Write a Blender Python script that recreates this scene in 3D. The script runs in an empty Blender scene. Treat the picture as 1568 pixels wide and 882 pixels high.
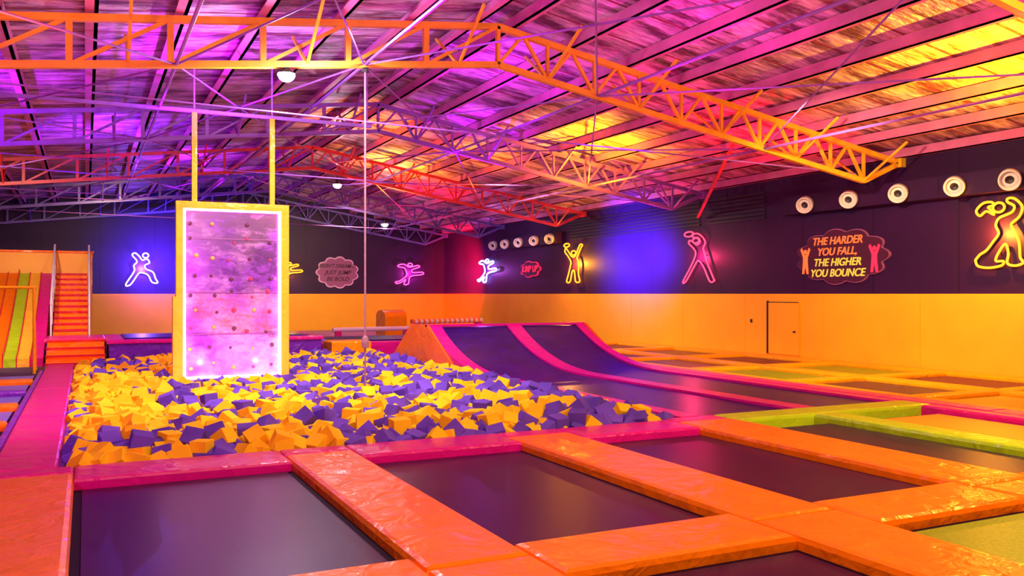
import bpy, math, random
from mathutils import Vector, Matrix, Euler
random.seed(7)
S=bpy.context.scene
S.view_settings.view_transform='Standard'
S.view_settings.look='None'

# ------------------------------------------------------------ materials
def N(nt,t,**k):
    n=nt.nodes.new(t)
    for a,b in k.items():
        setattr(n,a,b)
    return n
def mat(name,col,rough=.5,metal=0.,var=0.,vscale=3.,bump=0.,bscale=8.,stretch=(1,1,1),coat=0.,emit=None,estr=0.,spec=.5,col2=None,bdist=.05,tint=None):
    m=bpy.data.materials.new(name); m.use_nodes=True
    nt=m.node_tree; p=nt.nodes['Principled BSDF']
    p.inputs['Base Color'].default_value=(*col,1)
    p.inputs['Roughness'].default_value=rough
    p.inputs['Metallic'].default_value=metal
    p.inputs['Specular IOR Level'].default_value=spec
    p.inputs['Coat Weight'].default_value=coat
    p.inputs['Coat Roughness'].default_value=.12
    if tint: p.inputs['Specular Tint'].default_value=(*tint,1)
    if emit:
        p.inputs['Emission Color'].default_value=(*emit,1); p.inputs['Emission Strength'].default_value=estr
    tc=N(nt,'ShaderNodeTexCoord'); mp=N(nt,'ShaderNodeMapping')
    mp.inputs['Scale'].default_value=stretch
    nt.links.new(tc.outputs['Object'],mp.inputs['Vector'])
    if var>0 or col2:
        n=N(nt,'ShaderNodeTexNoise'); n.inputs['Scale'].default_value=vscale; n.inputs['Detail'].default_value=5
        nt.links.new(mp.outputs[0],n.inputs['Vector'])
        r=N(nt,'ShaderNodeValToRGB'); r.color_ramp.elements[0].position=.35; r.color_ramp.elements[1].position=.68
        c2=col2 if col2 else tuple(min(1,c*(1+var)) for c in col)
        c1=col if col2 else tuple(c*(1-var) for c in col)
        r.color_ramp.elements[0].color=(*c1,1); r.color_ramp.elements[1].color=(*c2,1)
        nt.links.new(n.outputs['Fac'],r.inputs['Fac']); nt.links.new(r.outputs['Color'],p.inputs['Base Color'])
    if bump>0:
        n=N(nt,'ShaderNodeTexNoise'); n.inputs['Scale'].default_value=bscale; n.inputs['Detail'].default_value=3; n.inputs['Distortion'].default_value=.8
        nt.links.new(mp.outputs[0],n.inputs['Vector'])
        b=N(nt,'ShaderNodeBump'); b.inputs['Strength'].default_value=bump; b.inputs['Distance'].default_value=bdist
        nt.links.new(n.outputs['Fac'],b.inputs['Height']); nt.links.new(b.outputs['Normal'],p.inputs['Normal'])
        nt.links.new(b.outputs['Normal'],p.inputs['Coat Normal'])
    return m

M={}
def vin(k,col,rough=.3,bump=.6,bs=3.6): M[k]=mat(k+'_vinyl',col,rough=rough,var=.06,vscale=2.5,bump=bump,bscale=bs,coat=.12,spec=.25,bdist=.06,tint=(1,.6,.3))
vin('orange',(1.0,.19,.002)); vin('magenta',(.68,.005,.22)); vin('green',(.42,.62,.01)); vin('amber',(1.0,.36,.005))
vin('purple',(.16,.02,.38)); vin('red',(.6,.012,.03)); vin('yellow',(1.,.5,.03))
M['bed']=mat('trampoline_bed_black',(.024,.002,.034),rough=.3,var=.3,vscale=40,bump=.1,bscale=120,spec=.26,tint=(.5,.05,1),bdist=.02)
M['bed_green']=mat('trampoline_bed_green',(.22,.28,.005),rough=.4,var=.2,vscale=30,spec=.3)
M['bed_orange']=mat('trampoline_bed_orange',(1,.36,.005),rough=.45,var=.1,vscale=30)
M['bed_blue']=mat('trampoline_bed_blue',(.2,.16,.5),rough=.4,var=.2,vscale=30)
M['bed_red']=mat('trampoline_bed_maroon',(.09,.004,.035),rough=.4,var=.2,vscale=30,spec=.3,tint=(.8,.1,.5))
M['web']=mat('webbing',(.012,.001,.014),rough=.6,spec=.08)
M['rampblue']=mat('ramp_blue_vinyl',(.016,.003,.115),rough=.3,var=.3,vscale=3,bump=.15,bscale=4,spec=.4,tint=(.3,.1,1))
M['foamY']=mat('foam_yellow',(1.,.58,.012),rough=.9,var=.1,vscale=2.,spec=.1)
M['foamP']=mat('foam_purple',(.14,.065,.44),rough=.9,var=.3,vscale=1.5,spec=.1)
M['ywall']=mat('yellow_wall_paint',(1.,.46,.006),rough=.5,var=.05,vscale=1.2,bump=.08,bscale=3)
M['steelY']=mat('truss_yellow_paint',(1.,.48,.02),rough=.4,var=.15,vscale=3)
M['steelP']=mat('truss_mauve_lit',(.32,.1,.55),rough=.4,var=.15,vscale=3)  # truss steel with the violet light put into its colour
M['steelR']=mat('truss_red_lit',(.85,.05,.06),rough=.4,var=.15,vscale=3)  # truss steel with the red light painted in
M['steelB']=mat('truss_blue_lit',(.15,.09,.5),rough=.4,var=.15,vscale=3)  # truss steel, blue light baked into the base colour
M['purlin']=mat('purlin_pink',(.66,.16,.42),rough=.42,metal=0.,var=.15,vscale=2)  # pink base colour with slight noise variation
M['white']=mat('white_plastic',(.8,.75,.78),rough=.4)
M['dark']=mat('black_metal',(.02,.01,.02),rough=.5)
M['floorm']=mat('concrete_floor',(.07,.03,.06),rough=.7,var=.3,vscale=2)
M['lamp']=mat('lamp_lens',(1,1,1),emit=(.85,.85,1),estr=60)
M['led']=mat('led_strip_glow',(1,1,1),emit=(1,.38,.95),estr=9)
M['rope']=mat('rope_fibre',(.35,.16,.2),rough=.9,bump=.6,bscale=60)
M['hold1']=mat('climbing_hold_dark',(.12,.03,.06),rough=.6)
M['hold2']=mat('climbing_hold_yellow',(.9,.5,.05),rough=.6)
M['hold3']=mat('climbing_hold_red',(.7,.04,.08),rough=.6)
M['signbg']=mat('sign_panel_plum',(.06,.006,.045),rough=.5)
M['signrim']=mat('sign_edge_mauve',(.3,.08,.25),rough=.5)
M['txtO']=mat('letter_orange',(1,.2,.06),emit=(1,.2,.05),estr=.5)
M['txtY']=mat('letter_yellow',(.8,.7,.1),emit=(.75,.6,.08),estr=.35)
M['txtR']=mat('letter_red',(1,.03,.1),emit=(1,.02,.1),estr=.6)
M['txtM']=mat('letter_mauve',(.6,.3,.5),emit=(.6,.25,.5),estr=.2)

def darkwall():
    m=bpy.data.materials.new('dark_panelled_wall'); m.use_nodes=True; nt=m.node_tree; p=nt.nodes['Principled BSDF']
    p.inputs['Roughness'].default_value=.5; p.inputs['Specular IOR Level'].default_value=.3
    tc=N(nt,'ShaderNodeTexCoord'); sp=N(nt,'ShaderNodeSeparateXYZ'); nt.links.new(tc.outputs['Object'],sp.inputs[0])
    ad=N(nt,'ShaderNodeMath',operation='ADD'); nt.links.new(sp.outputs[0],ad.inputs[0]); nt.links.new(sp.outputs[1],ad.inputs[1])
    mo=N(nt,'ShaderNodeMath',operation='PINGPONG'); mo.inputs[1].default_value=1.2; nt.links.new(ad.outputs[0],mo.inputs[0])
    lt=N(nt,'ShaderNodeMath',operation='LESS_THAN'); lt.inputs[1].default_value=.012; nt.links.new(mo.outputs[0],lt.inputs[0])
    n=N(nt,'ShaderNodeTexNoise'); n.inputs['Scale'].default_value=.8; nt.links.new(tc.outputs['Object'],n.inputs[0])
    r=N(nt,'ShaderNodeValToRGB'); r.color_ramp.elements[0].color=(.017,.0025,.04,1); r.color_ramp.elements[1].color=(.038,.005,.075,1)
    nt.links.new(n.outputs[0],r.inputs[0])
    mx=N(nt,'ShaderNodeMix',data_type='RGBA'); nt.links.new(lt.outputs[0],mx.inputs[0]); nt.links.new(r.outputs[0],mx.inputs[6]); mx.inputs[7].default_value=(.008,.002,.01,1)
    nt.links.new(mx.outputs[2],p.inputs['Base Color'])
    return m
M['dwall']=darkwall()
def roofmat():
    m=bpy.data.materials.new('roof_foil_insulation'); m.use_nodes=True; nt=m.node_tree; p=nt.nodes['Principled BSDF']
    tc=N(nt,'ShaderNodeTexCoord')
    mp=N(nt,'ShaderNodeMapping'); mp.inputs['Scale'].default_value=(.6,2.2,1); nt.links.new(tc.outputs['Object'],mp.inputs[0])
    n=N(nt,'ShaderNodeTexNoise'); n.inputs['Scale'].default_value=1.1; n.inputs['Detail'].default_value=9; n.inputs['Roughness'].default_value=.72
    nt.links.new(mp.outputs[0],n.inputs[0])
    r=N(nt,'ShaderNodeValToRGB'); r.color_ramp.elements[0].position=.41; r.color_ramp.elements[1].position=.59
    r.color_ramp.elements[0].color=(.15,.05,.1,1); r.color_ramp.elements[1].color=(.92,.62,.85,1); nt.links.new(n.outputs[0],r.inputs[0])  # pink tint in the foil stands in for magenta bounce light
    sp=N(nt,'ShaderNodeSeparateXYZ'); nt.links.new(tc.outputs['Object'],sp.inputs[0])
    mo=N(nt,'ShaderNodeMath',operation='PINGPONG'); mo.inputs[1].default_value=.65; nt.links.new(sp.outputs[1],mo.inputs[0])
    lt=N(nt,'ShaderNodeMath',operation='LESS_THAN'); lt.inputs[1].default_value=.035; nt.links.new(mo.outputs[0],lt.inputs[0])
    mx=N(nt,'ShaderNodeMix',data_type='RGBA'); nt.links.new(lt.outputs[0],mx.inputs[0]); nt.links.new(r.outputs[0],mx.inputs[6]); mx.inputs[7].default_value=(.3,.05,.08,1)
    nt.links.new(mx.outputs[2],p.inputs['Base Color'])
    p.inputs['Metallic'].default_value=.3; p.inputs['Roughness'].default_value=.4
    n2=N(nt,'ShaderNodeTexNoise'); n2.inputs['Scale'].default_value=4; n2.inputs['Detail'].default_value=5; nt.links.new(mp.outputs[0],n2.inputs[0])
    b=N(nt,'ShaderNodeBump'); b.inputs['Strength'].default_value=.8; b.inputs['Distance'].default_value=.15
    nt.links.new(n2.outputs[0],b.inputs['Height']); nt.links.new(b.outputs[0],p.inputs['Normal'])
    return m
M['roof']=roofmat()
def acrylic():
    m=bpy.data.materials.new('scuffed_acrylic'); m.use_nodes=True; nt=m.node_tree; nt.nodes.remove(nt.nodes['Principled BSDF'])
    o=nt.nodes['Material Output']
    tr=N(nt,'ShaderNodeBsdfTransparent'); tr.inputs[0].default_value=(.95,.7,.95,1)
    gl=N(nt,'ShaderNodeBsdfGlossy'); gl.inputs['Roughness'].default_value=.2; gl.inputs[0].default_value=(.9,.6,1,1)
    df=N(nt,'ShaderNodeBsdfDiffuse')
    tc=N(nt,'ShaderNodeTexCoord'); mp=N(nt,'ShaderNodeMapping'); mp.inputs['Scale'].default_value=(1,1,2.2); nt.links.new(tc.outputs['Object'],mp.inputs[0])
    n=N(nt,'ShaderNodeTexNoise'); n.inputs['Scale'].default_value=2.8; n.inputs['Detail'].default_value=12; n.inputs['Roughness'].default_value=.8; nt.links.new(mp.outputs[0],n.inputs[0])
    nc=N(nt,'ShaderNodeTexNoise'); nc.inputs['Scale'].default_value=1.7; nc.inputs['Detail'].default_value=6; nt.links.new(tc.outputs['Object'],nc.inputs[0])
    rc=N(nt,'ShaderNodeValToRGB'); rc.color_ramp.elements[0].position=.4; rc.color_ramp.elements[1].position=.62
    rc.color_ramp.elements[0].color=(.5,.12,.8,1); rc.color_ramp.elements[1].color=(.95,.5,.85,1); nt.links.new(nc.outputs[0],rc.inputs[0]); nt.links.new(rc.outputs[0],df.inputs[0])
    sp=N(nt,'ShaderNodeSeparateXYZ'); nt.links.new(tc.outputs['Object'],sp.inputs[0])
    # scuffs, with the LED haze glow in their colour, thicken towards the foam
    mr=N(nt,'ShaderNodeMapRange'); mr.inputs[1].default_value=0; mr.inputs[2].default_value=3.5; mr.inputs[3].default_value=.13; mr.inputs[4].default_value=-.1
    nt.links.new(sp.outputs[2],mr.inputs[0])
    ad=N(nt,'ShaderNodeMath',operation='ADD'); nt.links.new(n.outputs[0],ad.inputs[0]); nt.links.new(mr.outputs[0],ad.inputs[1])
    r=N(nt,'ShaderNodeValToRGB'); r.color_ramp.elements[0].position=.42; r.color_ramp.elements[1].position=.66
    r.color_ramp.elements[0].color=(.05,)*3+(1,); r.color_ramp.elements[1].color=(.66,)*3+(1,); nt.links.new(ad.outputs[0],r.inputs[0])
    m1=N(nt,'ShaderNodeMixShader'); m1.inputs[0].default_value=.1; nt.links.new(tr.outputs[0],m1.inputs[1]); nt.links.new(gl.outputs[0],m1.inputs[2])
    m2=N(nt,'ShaderNodeMixShader'); nt.links.new(r.outputs[0],m2.inputs[0]); nt.links.new(m1.outputs[0],m2.inputs[1]); nt.links.new(df.outputs[0],m2.inputs[2])
    nt.links.new(m2.outputs[0],o.inputs[0]); return m
M['acryl']=acrylic()

# ------------------------------------------------------------ mesh builder
class MB:
    def __init__(s): s.v=[];s.f=[];s.m=[];s.mats=[]
    def mi(s,k):
        if k not in s.mats: s.mats.append(k)
        return s.mats.index(k)
    def add(s,vs,fs,k):
        o=len(s.v); s.v+= [tuple(v) for v in vs]; i=s.mi(k)
        for f in fs: s.f.append([a+o for a in f]); s.m.append(i)
    def box(s,x0,x1,y0,y1,z0,z1,k):
        s.add([(x0,y0,z0),(x1,y0,z0),(x1,y1,z0),(x0,y1,z0),(x0,y0,z1),(x1,y0,z1),(x1,y1,z1),(x0,y1,z1)],
              [(3,2,1,0),(4,5,6,7),(0,1,5,4),(1,2,6,5),(2,3,7,6),(3,0,4,7)],k)
    def pad(s,x0,x1,y0,y1,z0,z1,k,c=.05):
        vs=[];prof=[(0,z0),(0,z1-c),(c*.3,z1-c*.3),(c,z1)]
        for ins,z in prof:
            vs+=[(x0+ins,y0+ins,z),(x1-ins,y0+ins,z),(x1-ins,y1-ins,z),(x0+ins,y1-ins,z)]
        fs=[(3,2,1,0)]
        for l in range(3):
            for i in range(4):
                a=l*4+i;b=l*4+(i+1)%4; fs.append((a,b,b+4,a+4))
        fs.append((12,13,14,15)); s.add(vs,fs,k)
    def beam(s,p,q,w,h,k,n=4):
        p=Vector(p);q=Vector(q);d=(q-p).normalized()
        up=Vector((0,0,1)) if abs(d.z)<.95 else Vector((0,1,0))
        a=d.cross(up).normalized();b=a.cross(d).normalized()
        if n==4: off=[(-w/2,-h/2),(w/2,-h/2),(w/2,h/2),(-w/2,h/2)]
        else: off=[(w/2*math.cos(2*math.pi*i/n),h/2*math.sin(2*math.pi*i/n)) for i in range(n)]
        vs=[p+a*x+b*y for x,y in off]+[q+a*x+b*y for x,y in off]
        fs=[tuple(range(n))[::-1],tuple(range(n,2*n))]+[(i,(i+1)%n,n+(i+1)%n,n+i) for i in range(n)]
        s.add(vs,fs,k)
    def prismx(s,prof,x0,x1,k):
        n=len(prof); vs=[(x0,y,z) for y,z in prof]+[(x1,y,z) for y,z in prof]
        s.add(vs,[tuple(range(n)),tuple(range(n,2*n))[::-1]]+[(i,n+i,n+(i+1)%n,(i+1)%n) for i in range(n)],k)
    def prismy(s,prof,y0,y1,k):
        n=len(prof); vs=[(x,y0,z) for x,z in prof]+[(x,y1,z) for x,z in prof]
        s.add(vs,[tuple(range(n)),tuple(range(n,2*n))[::-1]]+[(i,n+i,n+(i+1)%n,(i+1)%n) for i in range(n)],k)
    def lathe(s,prof,pos,dr,k,n=24):
        q=Vector(dr).normalized().to_track_quat('Z','Y'); pos=Vector(pos)
        vs=[]
        for r,h in prof:
            for i in range(n):
                t=2*math.pi*i/n; vs.append(pos+q@Vector((r*math.cos(t),r*math.sin(t),h)))
        fs=[]
        for l in range(len(prof)-1):
            for i in range(n):
                j=(i+1)%n; fs.append((l*n+i,l*n+j,(l+1)*n+j,(l+1)*n+i))
        s.add(vs,fs,k)
    def done(s,name,parent=None,smooth=False):
        me=bpy.data.meshes.new(name); me.from_pydata(s.v,[],s.f)
        for k in s.mats: me.materials.append(M[k])
        me.polygons.foreach_set('material_index',s.m)
        if smooth: me.polygons.foreach_set('use_smooth',[True]*len(me.polygons))
        me.update()
        import bmesh
        bm=bmesh.new(); bm.from_mesh(me); bmesh.ops.recalc_face_normals(bm,faces=bm.faces); bm.to_mesh(me); bm.free()
        o=bpy.data.objects.new(name,me); S.collection.objects.link(o)
        if parent: o.parent=parent
        return o
def empty(name):
    e=bpy.data.objects.new(name,None); S.collection.objects.link(e); return e
def light(name,typ,loc,col,e,rad=.05,target=None,angle=100,blend=.8,size=None,sy=None):
    l=bpy.data.lights.new(name,typ); l.color=col; l.energy=e
    if typ=='AREA':
        l.shape='RECTANGLE'; l.size=size; l.size_y=sy or size
    else: l.shadow_soft_size=rad
    if typ=='SPOT': l.spot_size=math.radians(angle); l.spot_blend=blend
    o=bpy.data.objects.new(name,l); o.location=loc; S.collection.objects.link(o)
    if target is not None: o.rotation_euler=(Vector(target)-Vector(loc)).to_track_quat('-Z','Y').to_euler()
    return o

# ------------------------------------------------------------ building shell
XR=17.87; XL=-9.; YB=45.; YF=-5.; RX=7.
ZR=7.18; SL=.115; SR=.172
def roofz(x): return ZR-(RX-x)*SL if x<RX else ZR-(x-RX)*SR
b=MB()
PX0,PX1,PY0,PY1=-.25,7.5,9.84,24.2
b.box(XL,PX0,YF,YB,-1.3,-.1,'floorm'); b.box(PX1,XR,YF,YB,-1.3,-.1,'floorm')
b.box(PX0,PX1,YF,PY0,-1.3,-.1,'floorm'); b.box(PX0,PX1,PY1,YB,-1.3,-.1,'floorm'); b.box(PX0,PX1,PY0,PY1,-1.3,-1.2,'floorm')
b.done('floor')
b=MB()
for xa,xb in ((XL-.2,RX),(RX,XR+.2)):
    za,zb=roofz(xa),roofz(xb)
    b.add([(xa,YF-.2,za),(xb,YF-.2,zb),(xb,YB+.2,zb),(xa,YB+.2,za),(xa,YF-.2,za+.1),(xb,YF-.2,zb+.1),(xb,YB+.2,zb+.1),(xa,YB+.2,za+.1)],
      [(3,2,1,0),(4,5,6,7),(0,1,5,4),(1,2,6,5),(2,3,7,6),(3,0,4,7)],'roof')
b.done('ceiling')
b=MB(); b.box(XR,XR+.2,YF,YB,-.1,roofz(XR),'dwall'); b.box(XR-.06,XR,YF,YB,-.1,1.8,'ywall')
for y in [YF+1+3.05*i for i in range(16)]:
    b.box(XR-.064,XR-.06,y,y+.012,-.1,1.8,'amber')
b.done('wall_right')
def gable(y0,y1,name,yel):
    b=MB(); b.prismy([(XL,-.1),(XR,-.1),(XR,roofz(XR)),(RX,ZR),(XL,roofz(XL))],y0,y1,'dwall')
    if yel: b.box(XL,XR-.06,y0-.06,y0,-.1,1.8,'ywall')
    b.done(name)
gable(YB,YB+.2,'wall_back',True); gable(YF-.2,YF,'wall_front',False)
b=MB(); b.box(XL-.2,XL,YF,YB,-.1,roofz(XL),'dwall'); b.box(XL,XL+.06,YF,YB,-.1,1.8,'ywall'); b.done('wall_left')
b=MB(); x=XR-.066
b.box(x-.02,x,18.2,19.4,.08,1.55,'ywall')
b.box(x-.035,x,19.4,19.46,.08,1.6,'dark'); b.box(x-.03,x,18.17,18.2,.08,1.6,'amber'); b.box(x-.03,x,18.2,19.4,1.55,1.57,'dark')
b.box(x-.07,x-.02,18.32,18.38,.72,.76,'dark')
b.done('door_1')
b=MB()
b.box(x-.03,x,20.1,20.16,.95,1.05,'dark'); b.done('wall_switch')
b=MB()
for y0,y1 in ((19.6,22.2),(22.6,31)):
    for i in range(7): b.box(XR-.05,XR,y0,y1,4.0+i*.12,4.06+i*.12,'dark')
b.done('wall_louvre')

# ------------------------------------------------------------ roof structure
b=MB()
x=RX+.35
while x<XR:
    z=roofz(x); b.box(x-.03,x+.03,YF,YB,z-.24,z-.02,'purlin'); b.box(x-.03,x+.12,YF,YB,z-.24,z-.22,'purlin'); x+=1.3
x=RX-.35
while x>XL:
    z=roofz(x); b.box(x-.03,x+.03,YF,YB,z-.24,z-.02,'purlin'); b.box(x-.16,x+.03,YF,YB,z-.24,z-.22,'purlin'); x-=1.3
b.done('roof_purlins')
TD=.72
def truss(y,k,t=.11,inner=.06,up=0):
    b=MB()
    def zt(x): return roofz(x)-.33
    def zb(x): return zt(x)-TD
    xl=XL+.1; xr=XR-.05; xrb=16.6
    b.beam((xl,y,zt(xl)),(RX,y,zt(RX)),t,t,k); b.beam((RX,y,zt(RX)),(xr,y,zt(xr)),t,t,k)
    b.beam((xl,y,zb(xl)),(RX,y,zb(RX)),t,t,k); b.beam((RX,y,zb(RX)),(xrb,y,zb(xrb)),t,t,k)
    b.beam((xrb,y,zb(xrb)),(xr,y,zt(xr)),t,t,k)
    b.beam((RX,y,zt(RX)),(RX,y,zb(RX)),inner,t,k)
    n=11; st=(RX-xl)/n
    for i in range(n):
        xa=RX-i*st; xb=xa-st
        b.beam((xb,y,zt(xb)),(xb,y,zb(xb)),inner*1.6,inner*1.6,k)
        b.beam((xa,y,zt(xa)),(xb,y,zb(xb)),inner,inner,k)
    n=9; st=(xrb-RX)/n
    for i in range(n):
        xa=RX+i*st; xb=xa+st
        b.beam((xb,y,zt(xb)),(xb,y,zb(xb)),inner,inner,k)
        b.beam((xa,y,zb(xa)),((xa+xb)/2,y,zt((xa+xb)/2)),inner,inner,k)
        b.beam(((xa+xb)/2,y,zt((xa+xb)/2)),(xb,y,zb(xb)),inner,inner,k)
        if i%2==0 or up:
            for s in (-1,1): b.beam((xb,y,zb(xb)),(xb+.1,y+s*1.15,roofz(xb+.1)-.27),.045,.045,k)
    for i in range(0,11,2):
        xa=RX-.8-i*1.4
        if xa>XL+.5:
            for s in (-1,1): b.beam((xa,y,zb(xa)),(xa,y+s*1.15,roofz(xa)-.27),.045,.045,k)
    b.box(XR-.16,XR,y-.14,y+.14,zt(xr)-.12,zt(xr)+.1,k)
    b.box(XL+.06,XL+.2,y-.1,y+.1,-.1,zt(xl),k)
    return b.done('roof_truss')
YT=[7.2,14.9,22.4,29.9,37.4]
truss(YT[0],'steelY'); truss(YT[1],'steelY'); truss(YT[2],'steelP',.1,.05); truss(YT[3],'steelR',.1,.05); truss(YT[4],'steelB',.1,.05)
truss(44.6,'steelB',.1,.05)
b=MB()
def zb(x): return roofz(x)-.33-TD
for i in range(4):
    ya,yb=YT[i],YT[i+1]
    for xa,xb in ((1.3,4.4),(4.4,9.2),(9.2,13.5),(-5,1.3)):
        b.beam((xa,ya,zb(xa)),(xb,yb,zb(xb)),.035,.035,'steelP',6); b.beam((xb,ya,zb(xb)),(xa,yb,zb(xa)),.035,.035,'steelP',6)
for xx in (1.3,4.4,9.2,13.5):
    b.beam((xx,YT[0],zb(xx)),(xx,44.6,zb(xx)),.06,.06,'steelP',6)
for y in YT[1:]:
    b.beam((-6,y,5.0),(16.4,y+.05,4.65),.03,.03,'steelP',6)
b.done('roof_bracing')
b=MB()
b.beam((17.6,YT[2],4.25),(14.7,17.3,5.58),.07,.07,'steelR'); b.done('knee_brace')

# ------------------------------------------------------------ trampolines & pads
def tramp(x0,x1,y0,y1,k='bed',z=-.03):
    b=MB(); b.box(x0,x1,y0,y1,-.1,z-.012,'web'); g=.07; b.box(x0+g,x1-g,y0+g,y1-g,z-.012,z,k); return b.done('trampoline')
def pads(lst,k,name='safety_pad',z=.07,z0=-.1,seg=2.05):
    for x0,x1,y0,y1 in lst:
        b=MB()
        if y1-y0>x1-x0:
            n=max(1,round((y1-y0)/seg)); s=(y1-y0)/n
            for i in range(n): b.pad(x0,x1,y0+i*s,y0+(i+1)*s-.006,z0,z,k)
        else:
            n=max(1,round((x1-x0)/seg)); s=(x1-x0)/n
            for i in range(n): b.pad(x0+i*s,x0+(i+1)*s-.006,y0,y1,z0,z,k)
        b.done(name)
rows=[(5.45,9.12),(1.0,4.72),(-3.5,.3)]
cols=[(-.1,1.93,'bed'),(2.68,4.6,'bed'),(5.45,7.2,'bed'),(8.1,9.5,'bed'),(9.95,11.75,'bed')]
for r,(y0,y1) in enumerate(rows):
    for c,(x0,x1,k) in enumerate(cols):
        kk=k
        if r==0 and c==4: kk='bed_orange'  # orange puts the yellow light on this bed into its colour
        if r==1 and c==2: kk='bed_green'  # green here stands in for yellow light falling on the bed
        if r==1 and c==4: kk='bed_green'
        tramp(x0,x1,y0,y1,kk)
pads([(-.85,-.1,-3.5,9.45),(1.93,2.68,-3.5,9.5),(4.6,5.45,-3.5,9.52),(7.2,8.1,-3.5,9.62)],'orange',seg=4.1)
pads([(9.5,9.95,-3.5,9.42),(8.1,12.0,9.42,9.98)],'green',seg=4)
for (xa,xb) in ((-.1,1.93),(2.68,4.6),(5.45,7.2),(8.1,9.5)):
    pads([(xa,xb,4.72,5.45),(xa,xb,.3,1.0)],'orange')
pads([(9.95,11.75,4.72,5.45),(9.95,11.75,.3,1.0)],'amber')
b=MB()
for xa,xb in ((-.85,-.1),(-.1,1.93),(1.93,2.68),(2.68,4.6),(4.6,5.45),(5.45,7.2)):
    y0=9.12 if xb-xa>1 else (9.53)
    b.pad(xa,xb-.004,y0,PY0,-.1,.065,'magenta',.03)
b.pad(7.2,8.1,9.63,9.98,-.1,.06,'magenta',.03)
n=7
for i in range(n):
    s=(24.2-PY0)/n; b.pad(-.85,-.25,PY0+i*s,PY0+(i+1)*s-.006,-.1,.065,'magenta',.03)
b.done('foam_pit_border')
b=MB()
for i in range(14): b.pad(12.0 if i<6 else 12.05,12.5,-3.5+i*2,-3.5+(i+1)*2-.006,-.1,.065,'magenta',.03)
b.pad(11.75,12.0,-3.5,9.42,-.1,.06,'magenta',.03)
b.done('divider_pad')
b=MB()
b.box(PX0,PX0+.05,PY0,PY1,-1.2,-.0,'purple'); b.box(PX1-.05,PX1,PY0,PY1,-1.2,-.0,'purple'); b.box(PX0+.05,PX1-.05,PY0,PY0+.05,-1.2,-.0,'purple'); b.box(PX0+.05,PX1-.05,PY1-.05,PY1,-1.2,-.0,'purple')
b.done('foam_pit_lining')
ry=[4.0,7.2,10.4,13.4,16.6,20.0,23.4,26.8]
for i in range(7):
    for j,(xa,xb) in enumerate(((12.9,14.8),(15.2,17.3))):
        k='bed_green' if i==3 else ('bed_red' if (i+j)%2 else 'bed')
        if i==1 and j==0: k='bed_orange'
        tramp(xa,xb,ry[i]+.18,ry[i+1]-.18,k)
pads([(12.5,12.9,3.8,27.0),(14.8,15.2,3.8,27.0),(17.3,17.76,3.8,27.0)],'amber',seg=3.2,z=.05)
for y in ry: pads([(12.9,14.8,y-.18,y+.18),(15.2,17.3,y-.18,y+.18)],'amber',z=.05)
ly=[2.0,4.7,7.0,9.2,11.4,13.6,15.8,18.0,20.2,22.4]
for i in range(len(ly)-1):
    tramp(-3.4,-.95,ly[i]+.15,ly[i+1]-.15,'bed_blue')
    pads([(-3.4,-.95,ly[i]-.15,ly[i]+.15)],'orange' if i%3!=1 else 'purple')
pads([(-.95,-.85,2,22.4)],'purple',seg=4)
pads([(-3.9,-3.4,2,22.4)],'orange',seg=4)

# ------------------------------------------------------------ quarter-pipe ramps
b=MB()
prof=[(10.0,0)]
for i in range(17):
    t=i/16; prof.append((16.0+4.1*t,.94*t**2.4))
prof.append((21.2,.94)); 
base=[(23.0,-.1),(10.0,-.1)]
def ramp(x0,x1,dz,k):
    b.prismx([(y,z+dz) for y,z in prof]+[(23.0,.0+dz)]+base,x0,x1,k)
ramp(7.56,7.9,.06,'magenta'); ramp(9.7,10.1,.06,'magenta'); ramp(11.75,12.0,.06,'magenta')
ramp(7.9,9.7,.02,'rampblue'); ramp(10.1,11.75,.02,'rampblue')
b.prismx([(18.3,-.1),(18.5,.2),(20.05,1.03),(21.25,1.03),(23.1,-.1)],7.515,7.56,'orange')
b.prismx([(18.3,-.1),(18.5,.2),(20.05,1.03),(21.25,1.03),(23.1,-.1)],12.0,12.04,'orange')
b.box(7.515,12.0,20.1,20.2,.99,1.04,'magenta')
b.done('quarter_pipe_ramp')

# ------------------------------------------------------------ foam pit
def chamfer_cube(s,c):
    h=s/2;vs=[];idx={}
    for sx in(-1,1):
        for sy in(-1,1):
            for sz in(-1,1):
                for ax in range(3):
                    v=[sx*(h-c),sy*(h-c),sz*(h-c)]; v[ax]=(sx,sy,sz)[ax]*h
                    idx[(sx,sy,sz,ax)]=len(vs); vs.append(Vector(v))
    fs=[]
    for ax in range(3):
        a1,a2=[a for a in range(3) if a!=ax]
        for s1 in(-1,1):
            f=[]
            for q in((-1,-1),(1,-1),(1,1),(-1,1)):
                k=[0,0,0];k[ax]=s1;k[a1]=q[0];k[a2]=q[1]; f.append(idx[(*k,ax)])
            fs.append(f if s1>0 else f[::-1])
    for ax in range(3):
        a1,a2=[a for a in range(3) if a!=ax]
        for s1 in(-1,1):
            for s2 in(-1,1):
                k0=[0,0,0];k0[a1]=s1;k0[a2]=s2;ka=k0[:];ka[ax]=-1;kb=k0[:];kb[ax]=1
                fs.append([idx[(*ka,a1)],idx[(*kb,a1)],idx[(*kb,a2)],idx[(*ka,a2)]])
    for sx in(-1,1):
        for sy in(-1,1):
            for sz in(-1,1): fs.append([idx[(sx,sy,sz,0)],idx[(sx,sy,sz,1)],idx[(sx,sy,sz,2)]])
    return vs,fs
CV,CF=chamfer_cube(.212,.006)
b=MB()
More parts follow.
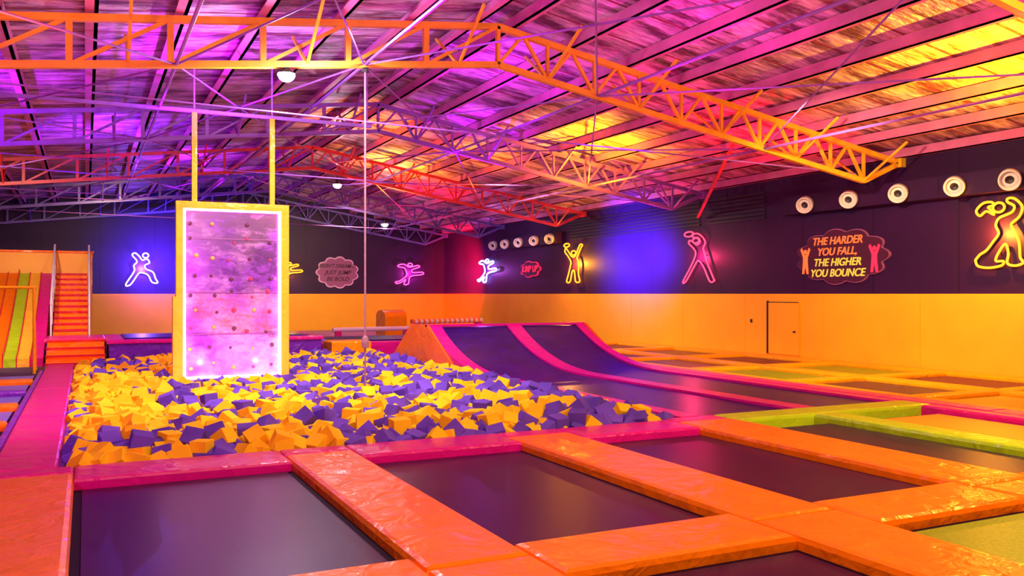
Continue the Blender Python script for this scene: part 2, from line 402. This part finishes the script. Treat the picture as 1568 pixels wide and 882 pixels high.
def foam(x,y,z,pp):
    e=Euler((random.uniform(0,6.3),random.uniform(0,6.3),random.uniform(0,6.3))).to_matrix()
    if random.random()<.4: e=Euler((random.gauss(0,.3),random.gauss(0,.3),random.uniform(0,6.3))).to_matrix()
    s=random.uniform(.92,1.1); c=Vector((x,y,z))
    b.add([c+(e@v)*s for v in CV],CF,'foamP' if random.random()<pp else 'foamY')
from mathutils import noise
for layer,(zz,gg) in enumerate(((-.16,.23),(-.02,.205),(.085,.3))):
    y=PY0+.18
    while y<PY1-.15:
        x=PX0+.18
        while x<PX1-.17:
            px=x+random.uniform(-.06,.05);py=y+random.uniform(-.05,.06)
            if not(1.38<px<4.0 and 18.1<py<18.7):
                h=.1*noise.noise(Vector((px*.7,py*.7,0)))
                pp=.42+.055*(px-3)+.6*noise.noise(Vector((px*.8,py*.8,5)))
                edge=min(px-PX0,PX1-px,py-PY0,PY1-py)
                if layer<2 or (random.random()<.72 and edge>.22):
                    foam(px,py,zz+h+random.uniform(-.03,.05),pp)
            x+=gg
        y+=gg
b.done('foam_cubes')

# ------------------------------------------------------------ hanging climbing panel
cw=empty('climbing_wall')
b=MB(); x0,x1,y0,y1=1.6,3.8,18.3,18.5
b.box(x0,x0+.13,y0,y1,-.6,3.64,'yellow'); b.box(x1-.16,x1,y0,y1,-.6,3.64,'yellow'); b.box(x0+.13,x1-.16,y0,y1,3.5,3.64,'yellow'); b.box(x0+.13,x1-.16,y0,y1,-.6,.06,'yellow')
for xx in (1.95,3.47): b.beam((xx,18.4,3.64),(xx,18.4,5.42),.1,.1,'yellow'); b.beam((xx,18.4,5.42),(xx,18.4,roofz(xx)-.2),.03,.03,'steelP')
b.beam((-1.8,18.4,5.45),(5.6,18.4,5.45),.07,.07,'steelP')
for xx in (-1.7,5.5): b.beam((xx,18.4,5.45),(xx,18.4,roofz(xx)-.2),.03,.03,'steelP')
b.box(x0-.06,x0,y0-.02,y1,-.6,1.75,'yellow')
b.done('frame',cw)
b=MB(); b.box(x0+.13,x1-.16,18.39,18.41,.06,3.5,'acryl')
b.done('acrylic_panel',cw)
b=MB()
for z in (2.9,1.82,.98): b.box(x0+.13,x1-.16,18.375,18.39,z,z+.02,'signrim')
b.done('sheet_joints',cw)
b=MB(); a0,a1=x0+.13,x1-.16
b.box(a0,a0+.05,18.31,18.35,.06,3.5,'led'); b.box(a1-.05,a1,18.31,18.35,.06,3.5,'led'); b.box(a0+.05,a1-.05,18.31,18.35,3.46,3.5,'led'); b.box(a0+.05,a1-.05,18.31,18.35,.1,.15,'led')
b.done('led_strip',cw)
b=MB()
for i in range(9):
    for j in range(5):
        if random.random()<.2: continue
        xx=a0+.2+j*.37+random.uniform(-.08,.08); zz=.35+i*.36+random.uniform(-.07,.07); r=random.uniform(.025,.045)
        b.lathe([(r*1.0,0),(r*1.1,r*.5),(r*.6,r*1.1),(.001,r*1.2)],(xx,18.39,zz),(random.uniform(-.2,.2),-1,random.uniform(-.2,.2)),random.choice(['hold1','hold1','hold2','hold3']),7)
b.done('holds',cw,True)
for xx in (2.1,3.2):
    l=light('led_glow','POINT',(xx,18.0,.4),(1,.3,.95),22,.02); l.parent=cw

# rope
b=MB(); rx,ryy=4.42,14.9
b.beam((rx,ryy,5.9),(rx,ryy,.0),.035,.035,'rope',8)
for z in (.95,.05): b.lathe([(.001,-.12),(.06,-.09),(.07,0),(.055,.08),(.02,.12)],(rx,ryy,z),(0,0,1),'rope',12)
b.lathe([(.05,-.05),(.06,0),(.03,.07)],(rx,ryy,5.75),(0,0,1),'dark',10)
b.done('climbing_rope')

# high-bay lamps
def highbay(x,y,z,top,e,col=(.9,.85,1)):
    p=empty('high_bay_lamp')
    b=MB(); b.lathe([(.001,.16),(.05,.16),(.06,.1),(.1,.07),(.15,.03),(.145,.02)],(x,y,z),(0,0,1),'dark'); b.beam((x,y,z+.15),(x,y,top),.025,.025,'dark',6); b.done('housing',p,False)
    b=MB(); b.lathe([(.001,-.11),(.07,-.1),(.12,-.06),(.145,-.01),(.145,.025)],(x,y,z),(0,0,1),'lamp'); b.done('lens',p,True)
    l=light('bulb','POINT',(x,y,z-.2),col,e,.05); l.parent=p
highbay(3.05,14.9,5.5,5.75,300)
highbay(7.9,30,5.6,6.05,100)
highbay(12,37.4,4.9,5.4,60)

# ------------------------------------------------------------ rear platform, stairs, slide
b=MB()
b.box(.55,6.1,24.9,28.3,-.1,.5,'purple'); b.pad(.5,6.15,24.85,28.35,.5,.6,'magenta')
b.box(-.95,.5,26.2,28.3,-.1,.5,'purple'); b.pad(-1.,.5,26.15,28.35,.5,.6,'magenta')
for i,x in enumerate((.9,2.6,4.3)): b.pad(x,x+1.5,25.2,27.9,.6,.63,'rampblue' if i!=1 else 'purple')
b.done('padded_platform')
b=MB()
for i in range(4): b.box(-.9,.45,24.3+i*.45,26.14,-.1+i*.17 if i else -.1,.07+i*.17,'orange'); b.box(-.92,.47,24.28+i*.45,24.33+i*.45,.04+i*.17,.08+i*.17,'red')
b.done('entry_steps')
b=MB(); b.pad(6.25,7.4,24.35,25.3,-.1,.45,'amber'); b.done('soft_block')
b=MB(); b.pad(6.3,10.5,25.6,28.6,-.1,.35,'magenta'); b.pad(6.6,10.2,25.9,28.3,.35,.4,'rampblue'); b.done('landing_mat')
b=MB(); n=11
for i in range(n):
    y=28.5+i*.33; z=.6+i*.17
    b.box(-.85,.05,y,y+.36,z,z+.17,'orange'); b.box(-.85,.05,y-.03,y,z+.11,z+.17,'red')
    b.box(-.85,.05,y,y+.33,-.1,z,'orange')
for xx in(-.9,.1):
    b.beam((xx,28.4,1.5),(xx,32.1,3.4),.06,.06,'white',8); b.beam((xx,28.4,1.1),(xx,32.1,3.0),.035,.035,'white',8)
    for i in range(6):
        y=28.45+i*.72; b.beam((xx,y,.0+.51*(y-28.4)+.5),(xx,y,1.5+.513*(y-28.4)),.05,.05,'white',8)
b.done('staircase')
b=MB(); b.box(-7,.2,32.3,36,-.1,3.15,'ywall'); b.box(-7.05,.25,32.25,36.05,3.15,3.22,'orange'); b.done('slide_tower')
b=MB(); prof=[]
for i in range(17):
    t=i/16; prof.append((25.6+.2+6.4*t,.12+2.35*(t**1.25)))
kk=['magenta','yellow','green','orange','orange','red','yellow','green','orange','red','red','yellow']
for i in range(12):
    xa=-1.0-.31*(i+1)
    b.prismx(prof+[(32.24,-.1),(25.8,-.1)],xa+.03,xa+.31,kk[i]); b.prismx([(y,z+(.12 if i%3==2 else .04)) for y,z in prof]+[(32.24,-.1),(25.8,-.1)],xa,xa+.03,'red')
b.done('racing_slide')
b=MB()
for xx in(-1.1,-3.4): b.beam((xx,23.6,-.1),(xx,23.6,1.95),.07,.07,'amber',10); b.beam((xx,23.6,-.06),(xx,24.5,-.06),.06,.06,'amber',8); b.beam((xx,24.5,-.06),(xx,23.6,1.95),.04,.04,'amber',8)
b.beam((-3.45,23.6,1.95),(-1.05,23.6,1.95),.07,.07,'amber',10); b.done('goal_frame')
b=MB(); 
pr=[(33.0,-.1),(34.2,-.1),(34.2,.9)]+[(33.6+.6*math.cos(a),.9+.25*math.sin(a)) for a in [math.pi*k/8 for k in range(1,8)]]+[(33.0,.9)]
b.prismx(pr,10.6,11.5,'amber'); b.done('vault_block')
b=MB()
b.beam((11.7,33,.68),(15.2,34,.68),.2,.2,'white',14)
for i in range(14): 
    t=i/14; p0=Vector((11.7,33,.68)).lerp(Vector((15.2,34,.68)),t); p1=Vector((11.7,33,.68)).lerp(Vector((15.2,34,.68)),t+.03); b.beam(p0,p1,.215,.215,'orange',14)
for t in (.05,.95):
    p=Vector((11.7,33,0)).lerp(Vector((15.2,34,0)),t); b.box(p.x-.1,p.x+.1,p.y-.2,p.y+.2,-.1,.62,'magenta')
b.done('balance_roller')
b=MB(); b.beam((8.0,31,.5),(11.2,31.4,.5),.16,.16,'white',12); b.box(8.1,8.3,30.9,31.15,-.1,.46,'magenta'); b.box(10.8,11,31.2,31.5,-.1,.46,'magenta'); b.done('balance_beam')
b=MB(); b.box(8,17,29.5,44,-.1,-.05,'purple'); b.done('floor_mat')

# ------------------------------------------------------------ air nozzles
def ducts(ys,z,ya,yb,r=.22):
    p=empty('air_duct'); b=MB(); b.box(XR-.3,XR-.002,ya,yb,z-.25,z+.25,'dwall')
    b.done('casing',p)
    b=MB()
    for y in ys:
        d=(-1,-.6,-.35); o=(XR-.3,y,z)
        b.lathe([(r*.75,-.02),(r,.06),(r,.26),(r*.92,.3),(r*.82,.26),(r*.76,.12)],o,d,'white')
        b.lathe([(r*.8,.14),(r*.62,.2),(r*.42,.24),(r*.4,.2)],o,d,'white')
    b.done('nozzles',p,True)
    b=MB()
    for y in ys:
        b.lathe([(r*.42,.2),(.001,.17)],(XR-.3,y,z),(-1,-.6,-.35),'dark')
    b.done('vanes',p,True)
ducts([10.4,11.9,13.2,14.7,16.2,17.7],4.25,9.5,18.6)
ducts([32.1,33.5,35,36.4,37.7],4.15,31.7,38.4,.21)

# ------------------------------------------------------------ neon signs
def neonmat(k,c,s):
    M[k]=mat('neon_'+k,(.02,.02,.02),emit=c,estr=s)
neonmat('nblue',(.3,.22,1.),6); neonmat('nred',(1,.03,.09),4); neonmat('nyel',(1,.33,.01),2.6); neonmat('nmag',(1,.05,.3),4); neonmat('nviolet',(.45,.3,1),6)
def smooth(pts,closed=True,n=5):
    out=[];L=len(pts)
    for i in range(L if closed else L-1):
        p0,p1,p2,p3=[Vector(pts[(i+j)%L] if closed else pts[max(0,min(L-1,i+j))]) for j in(-1,0,1,2)]
        for k in range(n):
            t=k/n; out.append(.5*((2*p1)+(-p0+p2)*t+(2*p0-5*p1+4*p2-p3)*t*t+(-p0+3*p1-3*p2+p3)*t**3))
    if not closed: out.append(Vector(pts[-1]))
    return out
def circ(x,y,rx,ry,n=12): return [(x+rx*math.cos(2*math.pi*i/n),y+ry*math.sin(2*math.pi*i/n)) for i in range(n)]
FIG={
'batter':[[(0,0),(.15,0),(.38,.33),(.5,.38),(.7,.3),(.82,.08),(1,.06),(.93,.2),(.85,.4),(.64,.5),(.6,.62),(.74,.7),(.66,.82),(.52,.78),(.42,.9),(.3,1),(.2,.94),(.35,.74),(.25,.6),(.26,.42)],circ(.62,.93,.09,.075)],
'vball':[[(.0,.0),(.1,.01),(.38,.32),(.5,.42),(.66,.3),(.86,.0),(1,.01),(.97,.06),(.8,.34),(.72,.52),(.66,.66),(.72,.78),(.62,.9),(.46,.97),(.3,.95),(.34,.9),(.5,.88),(.56,.8),(.46,.74),(.34,.8),(.22,.84),(.2,.78),(.34,.68),(.42,.58),(.36,.44),(.22,.26)],circ(.42,.83,.1,.05),circ(.2,.97,.15,.05)],
'dancer':[[(0,.12),(.06,.03),(.3,.0),(.56,.03),(.6,.09),(.44,.1),(.5,.22),(.64,.34),(.7,.2),(.68,.06),(.84,.02),(1,.06),(.94,.14),(.92,.34),(.84,.5),(.76,.62),(.92,.72),(.98,.86),(.84,.98),(.7,1),(.68,.95),(.82,.88),(.78,.8),(.64,.76)],[(.64,.76),(.5,.72),(.44,.62),(.5,.5),(.38,.38),(.24,.26),(.1,.2),(0,.12)],circ(.5,.88,.12,.07),[(.4,.78),(.24,.84),(.1,.78),(.02,.86),(.16,.96),(.34,.97),(.4,.92),(.28,.9),(.34,.85)]],
'bball':[[(.1,0),(.3,0),(.42,.28),(.55,.28),(.62,0),(.85,0),(.78,.2),(.8,.45),(.75,.6),(.7,.66),(.9,.9),(1,1),(.85,1),(.6,.72),(.4,.7),(.2,.85),(.05,.95),(0,.85),(.2,.7),(.35,.55),(.3,.4),(.2,.2)],circ(.5,.8,.13,.06),circ(.1,1.03,.16,.05)],
'kick':[[(.3,0),(.45,0),(.5,.3),(.62,.4),(.9,.45),(1,.5),(.95,.58),(.62,.56),(.6,.7),(.85,.82),(.8,.9),(.5,.82),(.3,.95),(.1,.9),(.12,.82),(.3,.78),(.38,.6),(.38,.4),(.15,.15),(0,.1),(.05,.02),(.2,.08),(.36,.22)],circ(.52,.93,.08,.07)],
}
def neon(name,fig,plane,a0,a1,z0,z1,k,r=.035,lc=None,le=40):
    p=empty(name); cu=bpy.data.curves.new('tube','CURVE'); cu.dimensions='3D'; cu.bevel_depth=r; cu.bevel_resolution=3
    def P(u,v,off):
        a=a0+(a1-a0)*u; z=z0+(z1-z0)*v
        return (XR-off,a,z) if plane=='R' else (a,YB-off,z)
    bb=MB()
    for st in FIG[fig]:
        cl=not(fig=='dancer' and len(st) in (24,8)); pts=smooth(st,cl)
        sp=cu.splines.new('POLY'); sp.points.add(len(pts)-1); sp.use_cyclic_u=cl
        for i,q in enumerate(pts): sp.points[i].co=(*P(q[0],q[1],.1),1)
        for i in range(0,len(st),3): bb.beam(P(*st[i],.1),P(*st[i],.0),.02,.02,'dark',6)
    cu.materials.append(M[k]); o=bpy.data.objects.new('tube',cu); S.collection.objects.link(o); o.parent=p
    bb.done('standoffs',p)
    if lc: 
        l=light('glow','POINT',P(.5,.5,.35),lc,le,.02); l.parent=p
neon('neon_dancer_sign','dancer','R',12.85,11.75,2.37,3.85,'nyel',.028,(1,.33,.02),200)
neon('neon_volleyball_sign','vball','R',23.4,21.8,2.2,3.8,'nred',.024,(1,.03,.15),130)
neon('neon_basketball_sign','bball','R',31.3,29.9,2.3,3.75,'nyel',.03,(1,.33,.02),200)
neon('neon_dunk_sign','kick','R',40.2,38.0,2.4,3.5,'nviolet',.038,(.6,.1,1),90)
neon('neon_kick_sign','kick','B',15.0,16.6,2.33,3.46,'nmag',.03,(1,.03,.5),100)
neon('neon_batter_sign','batter','B',1.7,3.1,2.24,3.73,'nblue',.036,(.2,.08,1),400)
neon('neon_runner_sign','kick','B',8.6,10.0,2.5,3.4,'nyel',.035,(1,.5,.05),70)

def cloud(cx,cz,w,h,n=11,am=.07,N_=120):
    pts=[]
    for i in range(N_):
        t=2*math.pi*i/N_; r=1-am+am*2*abs(math.sin(n*t/2)); pts.append((cx+w/2*r*math.cos(t)*1/(1+am),cz+h/2*r*math.sin(t)/(1+am)))
    return pts
def text(body,size,k,mat4,parent,name):
    c=bpy.data.curves.new(name,'FONT'); c.body=body; c.size=size; c.shear=.25; c.extrude=.008; c.offset=.005*size/.3; c.align_x='CENTER'; c.align_y='CENTER'
    c.materials.append(M[k]); o=bpy.data.objects.new(name,c); o.matrix_world=mat4; S.collection.objects.link(o); o.parent=parent
RM=Matrix(((0,0,-1),(-1,0,0),(0,1,0)))
def matR(y,z,off): m=RM.to_4x4(); m.translation=Vector((XR-off,y,z)); return m
p=empty('slogan_sign')
b=MB()
def prismR(pts,o0,o1,k):
    n=len(pts); vs=[(XR-o0,y,z) for y,z in pts]+[(XR-o1,y,z) for y,z in pts]
    b.add(vs,[tuple(range(n)),tuple(range(n,2*n))[::-1]]+[(i,n+i,n+(i+1)%n,(i+1)%n) for i in range(n)],k)
prismR(cloud(16.75,2.78,3.15,1.5),0,.06,'signrim'); prismR(cloud(16.75,2.78,3.09,1.44),.06,.08,'signbg')
for cy,k in ((17.95,'txtO'),(15.62,'txtR')):
    f=[(-.14,-.42),(-.06,-.42),(0,-.12),(.06,-.42),(.14,-.42),(.1,0),(.1,.12),(.22,.36),(.16,.42),(.04,.2),(-.05,.2),(-.16,.42),(-.22,.36),(-.1,.1),(-.1,-.05)]
    prismR([(cy+a*.8,2.7+c*.85) for a,c in f],.08,.1,k); prismR(circ(cy,2.95,.05,.06),.08,.1,k)
b.done('board',p)
for i,(t,k) in enumerate((('THE HARDER','txtO'),('YOU FALL,','txtO'),('THE HIGHER','txtY'),('YOU BOUNCE','txtY'))):
    text(t,.285,k,matR(16.85,3.2-.285*i,.09),p,'lettering')
p=empty('neon_script_sign'); b=MB()
pts=cloud(34.55,2.9,2.0,.75,7,.1); prismR(pts,0,.06,'txtR'); prismR([(34.55+(a-34.55)*.95,2.9+(c-2.9)*.9) for a,c in pts],.06,.08,'signbg')
b.done('board',p)
text('JUMP UP',.4,'txtR',matR(34.55,2.9,.09),p,'lettering')
p=empty('cloud_sign')
b=MB()
def prismB(pts,o0,o1,k): b.prismy([(x,z) for x,z in pts],YB-o1,YB-o0,k)
prismB(cloud(11.85,2.92,2.3,1.7),0,.06,'txtM'); prismB(cloud(11.85,2.92,2.15,1.55),.06,.08,'signrim')
b.done('board',p)
for i,t in enumerate(("DON'T DREAM IT","JUST JUMP","BE BOLD")):
    m=Matrix(((1,0,0),(0,0,-1),(0,1,0))).to_4x4(); m.translation=Vector((11.85,YB-.09,3.25-.34*i)); text(t,.3 if i else .25,'signbg',m,p,'lettering')

# ------------------------------------------------------------ coloured uplights on the roof steel
UP=[((.5,26.5),(.24,.02,1),2000),((-2.5,20),(.4,.01,1),1800),((2,17.5),(.5,.01,1),1600),((4.5,11.5),(.8,.01,.8),800),((-1.0,12),(1,.25,.03),900),
    ((3.5,33),(.45,.02,1),1200),((10.1,30.5),(1,.36,.0),3300),((7.5,25.5),(1,.25,.0),1500),((12.8,21),(1,.4,.0),3900),((12,33.5),(1,.0,.04),1800),
    ((9.6,22.5),(.5,.01,1),800),((14.6,16.4),(1,.0,.03),1800),((14.4,9.8),(1,.5,.0),4300),((9.5,12),(.85,.01,.5),550),((8,17.5),(.6,.02,1),900),
    ((15.8,23),(.9,.04,.3),300),((11.5,7.5),(1,.1,.2),350),((11,16),(1,.02,.25),400),((5,38),(.4,.03,1),800),((11.5,26),(1,.3,.0),1100)]
for (x,y),c,e in UP:
    z=roofz(x)-2.0
    light('uplight','SPOT',(x,y,z),c,e*.62,.04,(x+.3,y+.5,z+3),140,1.)
# added fill spots without fixtures, raking along the purlins
light('roof_fill','SPOT',(-3,4,2.6),(.75,.02,.9),1500,.04,(0,14,6.6),120,1.)
light('roof_fill','SPOT',(10,3,2.6),(1,.1,.3),600,.04,(12,12,6.4),120,1.)
light('roof_fill','SPOT',(3,3,2.6),(.8,.03,.7),700,.04,(6,13,7),120,1.)

# general light
light('hall_light','AREA',(2.5,3,5.55),(1,.66,.42),500,target=(4.5,7,0),size=7,sy=5)
light('hall_light','AREA',(9,4.,5.3),(1,.65,.35),500,target=(11,9,0),size=4)
light('pit_light','SPOT',(4,12.5,5.9),(1,.9,.88),1900,.15,(3.6,16.5,0),130,.9)
light('pit_light','SPOT',(6,21,5.9),(1,.8,.85),1000,.15,(4.5,22,0),130,.9)
light('wall_wash','SPOT',(11,12,5.2),(1,.8,.35),2400,.15,(17.8,15,.0),105,1.)
light('wall_wash','SPOT',(11,25,5.2),(1,.75,.35),2200,.15,(17.8,27,-.3),115,1.)
light('wall_wash','SPOT',(10,36,5.),(1,.75,.35),1900,.15,(12,45,-.3),120,1.)
light('wall_wash','SPOT',(1,34,5.2),(1,.7,.35),1100,.15,(1,45,.0),110,1.)
light('court_glint','SPOT',(13.5,8.,4.8),(1,.75,.1),600,.06,(9.,6,0),90,1.)
light('blue_wash','SPOT',(15.,26.8,3.2),(.09,.01,1),6000,.08,(17.8,26.6,3.1),100,1.)
light('red_wash','SPOT',(15.5,40,3.1),(1,.0,.03),6000,.08,(17.8,41.5,2.9),105,1.)
light('blue_wash','SPOT',(3,42,3.2),(.1,.02,1),3600,.08,(3.5,45,3.1),130,1.)
light('ramp_light','SPOT',(9.5,13.5,5.4),(.4,.2,1),1000,.15,(9.8,18,0),90,1.)
light('slide_light','SPOT',(-2,23,5.4),(1,.75,.5),1900,.15,(-2,29,.5),100,1.)
light('wash','SPOT',(-2,12,5.2),(1,.35,.8),1000,.15,(-1.2,16,0),110,1.)
light('duct_fill','SPOT',(14,33,4.6),(1,.6,.8),350,.03,(17.6,35,4.2),80,1.)  # added fill to brighten the far nozzles, no fixture there

w=bpy.data.worlds.new('World'); S.world=w; w.use_nodes=True
w.node_tree.nodes['Background'].inputs[0].default_value=(.2,.05,.3,1); w.node_tree.nodes['Background'].inputs[1].default_value=.3

cam=bpy.data.cameras.new('Camera'); co=bpy.data.objects.new('Camera',cam); S.collection.objects.link(co)
co.location=(0,0,1.8); co.rotation_euler=(math.radians(90),0,math.radians(-26.1))
cam.lens=30.6; cam.sensor_width=36; cam.shift_y=.0057; cam.clip_end=200
S.camera=co
